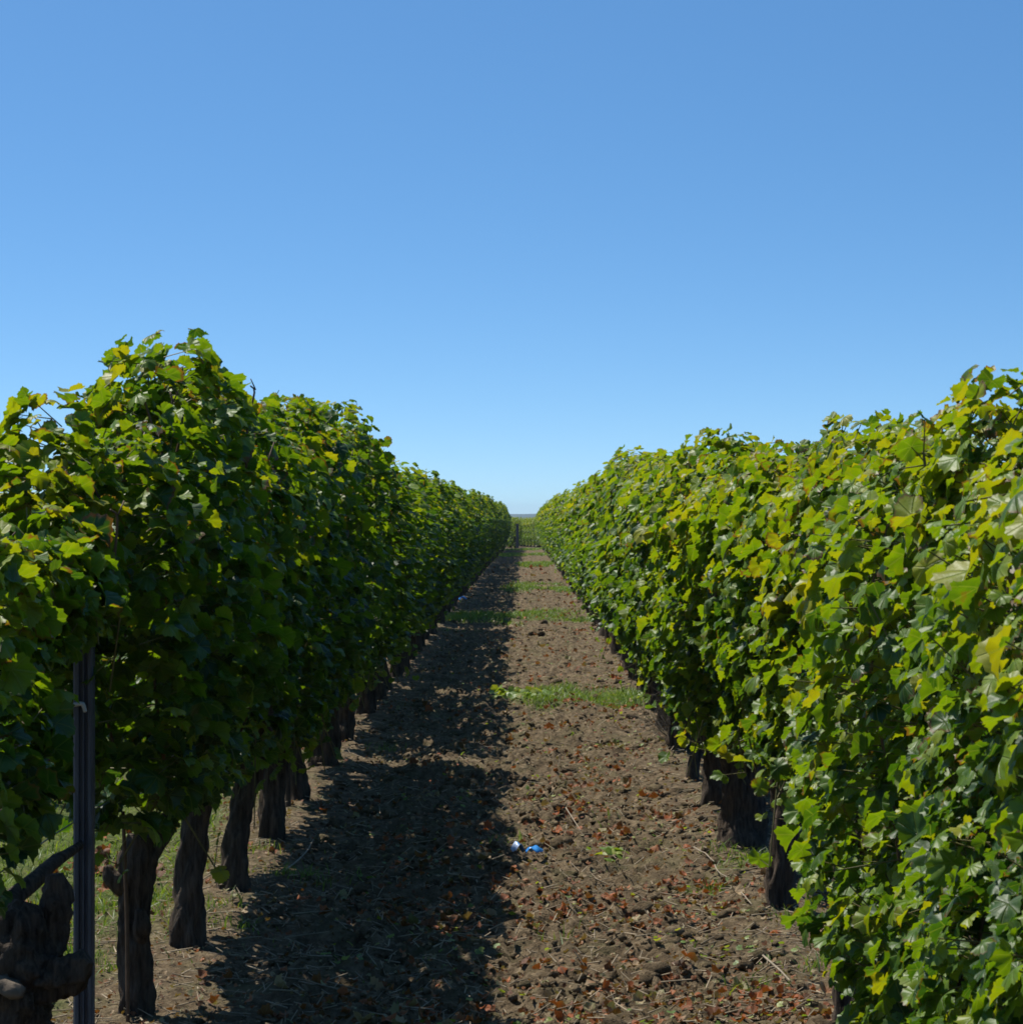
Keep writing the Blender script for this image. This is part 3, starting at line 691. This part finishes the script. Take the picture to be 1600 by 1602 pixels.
# a drift of leaves under the left row, behind the post
k = 60; px = rng.normal(-1.25, .09, k); py = rng.normal(8.4, .35, k)
place_leaves(mb, np.stack([px, py, ground_z(px, py) + .02], 1), np.stack([rng.normal(size=k) * .6, rng.normal(size=k) * .6, np.ones(k)], 1), rng.normal(size=(k, 3)), rng.uniform(.012, .03, k), rng.uniform(.05, .45, k), rng.random(k) * .5, T_DRY)
tag(mb.build('dead_leaves', M_DRY, None, True, True), 'scattered red-brown and pale dead vine leaves on the path', 'dead leaves', None, 'stuff')

# straw and dry stalks
n = 6000; x, y = scatter(n, 5.2, 55, -1.15, .85); an = rng.uniform(0, PI, n); Ls = np.clip(np.exp(rng.normal(-3.5, .5, n)), .010, .11)
a = np.stack([x, y, ground_z(x, y) + .008 + .012 * rng.random(n)], 1); dx = np.stack([np.cos(an) * Ls, np.sin(an) * Ls, np.zeros(n)], 1); b = a + dx; b[:, 2] = ground_z(b[:, 0], b[:, 1]) + .008 + .014 * rng.random(n)
mb = MB(); thin_strip(mb, a, b, rng.uniform(.0009, .0024, (n, 1)), 0)
tag(mb.build('dry_straw', M_STRAW), 'short pale dry stalks strewn over the soil', 'straw', None, 'stuff')

# grass
def blades(mb, x, y, h, w):
    n = len(x); z = ground_z(x, y) - .004; an = rng.uniform(0, 2 * PI, n); sx, sy = np.cos(an) * w, np.sin(an) * w
    lean = rng.normal(size=(n, 2)) * .45; tw = np.linspace(0, 1, 4); V = []
    for t in tw:
        k = (1 - t ** 1.5) * .5 + .02
        cx = x + lean[:, 0] * h * t * t; cy = y + lean[:, 1] * h * t * t; cz = z + h * t * (1 - .25 * t)
        V += [np.stack([cx - sx * k, cy - sy * k, cz], 1), np.stack([cx + sx * k, cy + sy * k, cz], 1)]
    V = np.stack(V, 1); f = [(2 * i, 2 * i + 1, 2 * i + 3, 2 * i + 2) for i in range(3)]
    A = np.zeros((n, 8, 4)); A[..., 0] = np.clip(rng.normal(.45, .22, n), 0, 1)[:, None]; A[..., 2] = (rng.random(n) * .7)[:, None]; A[..., 3] = 1
    UV = np.zeros((n, 8, 2)); UV[..., 0] = .4
    mb.add_many(V, f, 0, A, UV)
mb = MB()
for cx, cy, rx, ry, s_ in GREEN:
    n = int(min(9000, 2600 * rx * ry * s_ * (4 if cy < 20 else 2.2) + 160))
    if cx < -1.2: n = 16000 if cy < 20 else 2500
    x = cx + rng.uniform(-1.1, 1.1, n) * rx; y = cy + rng.uniform(-1.1, 1.1, n) * ry
    if cx < -1.2 and cy < 20: y = persp_y(n, 6.2, 24)
    kp = green_mask(x, y) * (.75 + .6 * perlin(x * 7, y * 4)) > rng.random(n) * .95; x, y = x[kp], y[kp]
    blades(mb, x, y, rng.uniform(.02, .065, len(x)) * (1.0 if cy < 20 else 1.25), rng.uniform(.0022, .006, len(x)) * max(1, cy / 14))
TUFTS = [(1205, 1372, .05, 90), (1110, 1408, .035, 60), (1245, 1462, .035, 50), (1130, 1355, .03, 30), (180, 1530, .045, 80), (165, 1420, .05, 50), (350, 1440, .05, 60), (330, 1370, .05, 60), (355, 1470, .045, 50), (470, 1385, .07, 120),
         (400, 1355, .06, 60), (790, 1345, .05, 40), (830, 1340, .04, 30), (1180, 1560, .04, 40), (1270, 1540, .03, 30), (960, 1300, .06, 25), (1330, 1480, .03, 30), (880, 1480, .06, 20), (600, 1190, .05, 40), (700, 1000, .2, 120)]
for px_, py_, r_, n in TUFTS:
    d = D(py_); x0 = X(px_, d); x = x0 + rng.normal(size=n) * r_; y = d + rng.normal(size=n) * r_
    blades(mb, x, y, rng.uniform(.02, .07, n), rng.uniform(.002, .0045, n))
n = 1500; x, y = scatter(n, 5.4, 60, -1.0, .85); k = perlin(x * 2.2 + 50, y * 1.4) > .12; x, y = x[k], y[k]      # thin sprinkling of seedlings
blades(mb, x, y, rng.uniform(.01, .03, len(x)), rng.uniform(.002, .005, len(x)))
tag(mb.build('grass', M_WEED, None, True, True), 'short green grass in strips across the path and between the rows', 'grass', None, 'stuff')

# tiny pale-green seedlings pressed to the soil
n = 2600; x, y = scatter(n, 5.3, 40, -.5, .72); k = perlin(x * 3 + 80, y * 1.5 + 4) + .25 * rng.normal(size=n) > .12; x, y = x[k], y[k]; n = len(x)
mb = MB(); place_leaves(mb, np.stack([x, y, ground_z(x, y) + .012], 1), np.stack([rng.normal(size=n) * .4, rng.normal(size=n) * .4, np.ones(n)], 1), rng.normal(size=(n, 3)), rng.uniform(.006, .014, n), rng.uniform(.2, 1, n), rng.random(n) * .6, T_TINY)
tag(mb.build('seedlings', M_WEED, None, True, True), 'tiny pale green seedlings dotted over the tilled soil', 'weeds', None, 'stuff')

# ------------------------------------------------------------------ single small things
def broad_weed(x, y, r, n, label, hk, grp=None):
    z0 = float(ground_z(x, y)); root = empty('broadleaf_weed', (x, y, z0)); tag(root, label, 'weed', grp)
    an = rng.uniform(0, 2 * PI, n); rr = r * np.sqrt(rng.random(n)); p = np.stack([np.cos(an) * rr, np.sin(an) * rr * 1.6, hk * (.03 + .07 * rng.random(n) * (1 - rr / r * .4))], 1)
    mb = MB(); place_leaves(mb, p, np.stack([np.cos(an) * .3, np.sin(an) * .3, np.ones(n)], 1) + rng.normal(size=(n, 3)) * .35, np.stack([np.cos(an), np.sin(an), np.full(n, -.1)], 1) + rng.normal(size=(n, 3)) * .3, rng.uniform(.022, .045, n), rng.uniform(.4, 1, n), rng.random(n) * .5, T_LO)
    mb.build('leaves', M_WEED, root, True, True)
    mb = MB(); thin_strip(mb, p * np.array([.15, .15, 0]) , p, .0016, 0); mb.build('stems', M_STEM, root)
broad_weed(X(815, D(1115)), D(1115), .17, 95, 'bright green broad-leaved weed on the path, left of the first grass strip', 1.0)
broad_weed(X(955, D(1350)), D(1350), .07, 12, 'small pale broad-leaved weed flat on the sunlit soil right of the blue scraps', .3)

# dry twiggy weed by the right row
d = 12.6; x0 = X(1075, d); z0 = float(ground_z(x0, d)); mb = MB(); root_p = (x0, d, z0)
n = 260; a = np.stack([rng.normal(size=n) * .03, rng.normal(size=n) * .05, np.zeros(n)], 1); b = a * 2.8 + np.stack([rng.normal(size=n) * .05, rng.normal(size=n) * .08, rng.uniform(.06, .24, n)], 1)
thin_strip(mb, a, b, .0014, 0); o = b + rng.normal(size=(n, 3)) * .03; thin_strip(mb, b, o, .001, 0)
w_ = mb.build('dry_weed', simple('dry_weed', (.10, .085, .065), .9)); w_.location = root_p; tag(w_, 'grey dry twiggy weed at the foot of the sunlit row', 'weed')

def scrap(x, y, r, m, label, folded):
    z0 = float(ground_z(x, y)); mb = MB(); n = 9
    uu, vv = np.meshgrid(np.linspace(-1, 1, n), np.linspace(-1, 1, n))
    if folded: P = np.stack([uu * r * .8, vv * r * .9 + uu * r * .3, r * (.9 - np.abs(uu + .15) * 1.0) + .14 * r * np.sin(vv * 3 + uu * 2)], -1)
    else: P = np.stack([uu * r * np.sqrt(np.maximum(.05, 1 - .45 * vv ** 2)), vv * r * .95, r * (.15 + .75 * (1 - uu ** 2 * .7 - .3 * vv ** 2)) + .1 * r * np.sin(uu * 5 + vv * 4)], -1)
    top = P.reshape(-1, 3); bot = top - np.array([0, 0, .0015])
    f = []; g = n * n
    for i in range(n - 1):
        for j in range(n - 1):
            q = (i * n + j, i * n + j + 1, (i + 1) * n + j + 1, (i + 1) * n + j); f.append(q); f.append(tuple(k + g for k in q[::-1]))
    ring = [j for j in range(n)] + [i * n + n - 1 for i in range(1, n)] + [(n - 1) * n + j for j in range(n - 2, -1, -1)] + [i * n for i in range(n - 2, 0, -1)]
    for a_, b_ in zip(ring, ring[1:] + ring[:1]): f.append((b_, a_, a_ + g, b_ + g))
    mb.add(np.vstack([top, bot]), f)
    if folded: mb.m = [1 if (np.mean(np.vstack([top, bot])[list(q)][:, 0]) < -.15 * r) else 0 for q in f]
    o = mb.build('plastic_scrap', [m, M_PALE]); o.location = (x, y, z0 + .020); tag(o, label, 'litter', 'scraps of blue plastic'); return o
d = D(1360)
scrap(X(812, d), d, .028, M_BLUE, 'folded blue scrap with a whitish side, left of the pair on the path', True).rotation_euler.z = .35
scrap(X(836, d), d, .026, M_BLUE, 'rounded deep blue scrap, right of the pair on the path', False).rotation_euler.z = -.4
scrap(X(724, 33), 33, .05, M_BLUE, 'small blue scrap far off in the shade of the left row', False)

def stone(x, y, s, label):
    import bmesh
    bm = bmesh.new(); bmesh.ops.create_icosphere(bm, subdivisions=3, radius=1); V = np.array([v.co[:] for v in bm.verts]); f = [tuple(v.index for v in q.verts) for q in bm.faces]; bm.free()
    k = 1 + .22 * perlin(V[:, 0] * 1.3 + x * 9, V[:, 1] * 1.3 + V[:, 2]) + .1 * perlin(V[:, 0] * 3, V[:, 2] * 3 + x)
    mb = MB(); mb.add(V * k[:, None] * np.array(s), f); o = mb.build('stone', M_STONE); o.location = (x, y, float(ground_z(x, y)) + s[2] * .55); tag(o, label, 'stone', 'stones under the left row')
stone(X(677, 26.5), 26.5, (.055, .06, .05), 'rounded brown stone under the shaded row, the lower of two')
stone(X(692, 28), 28, (.06, .05, .05), 'pale brown stone by the post under the shaded row, the upper of two')

TW = [((1085, 1352), (1117, 1372), .0026, 'pale straight stick left of the slim right-hand trunk'), ((1118, 1378), (1140, 1398), .0022, 'shorter pale stick just below the straight one by the grass tuft'),
      ((1160, 1412), (1176, 1442), .0025, 'pale stick lying before the slim right-hand trunk'), ((1190, 1520), (1236, 1562), .0028, 'long pale stick at the lower right of the path'),
      ((885, 1290), (908, 1318), .0022, 'pale stick among red leaves, right of the blue scraps'), ((445, 1385), (490, 1335), .003, 'pale straight cane lying in the shade near the left trunks')]
for (ax, ay), (bx_, by_), r_, lab in TW:
    da, db = D(ay), D(by_); A_ = np.array([X(ax, da), da, 0]); B_ = np.array([X(bx_, db), db, 0]); q = np.linspace(0, 1, 7)[:, None]
    P = A_ + (B_ - A_) * q; P[:, 0] += .007 * np.sin(q[:, 0] * PI) * rng.normal(); P[:, 2] = ground_z(P[:, 0], P[:, 1]) + .014
    P[:, 2] = np.maximum(P[:, 2], np.linspace(P[0, 2], P[-1, 2], 7)); mb = MB(); tube(mb, P, np.linspace(r_, r_ * .6, 7), 7, 16, .12, (2, 20)); tag(mb.build('stick', M_TWIG), lab, 'stick', 'pale sticks on the soil')
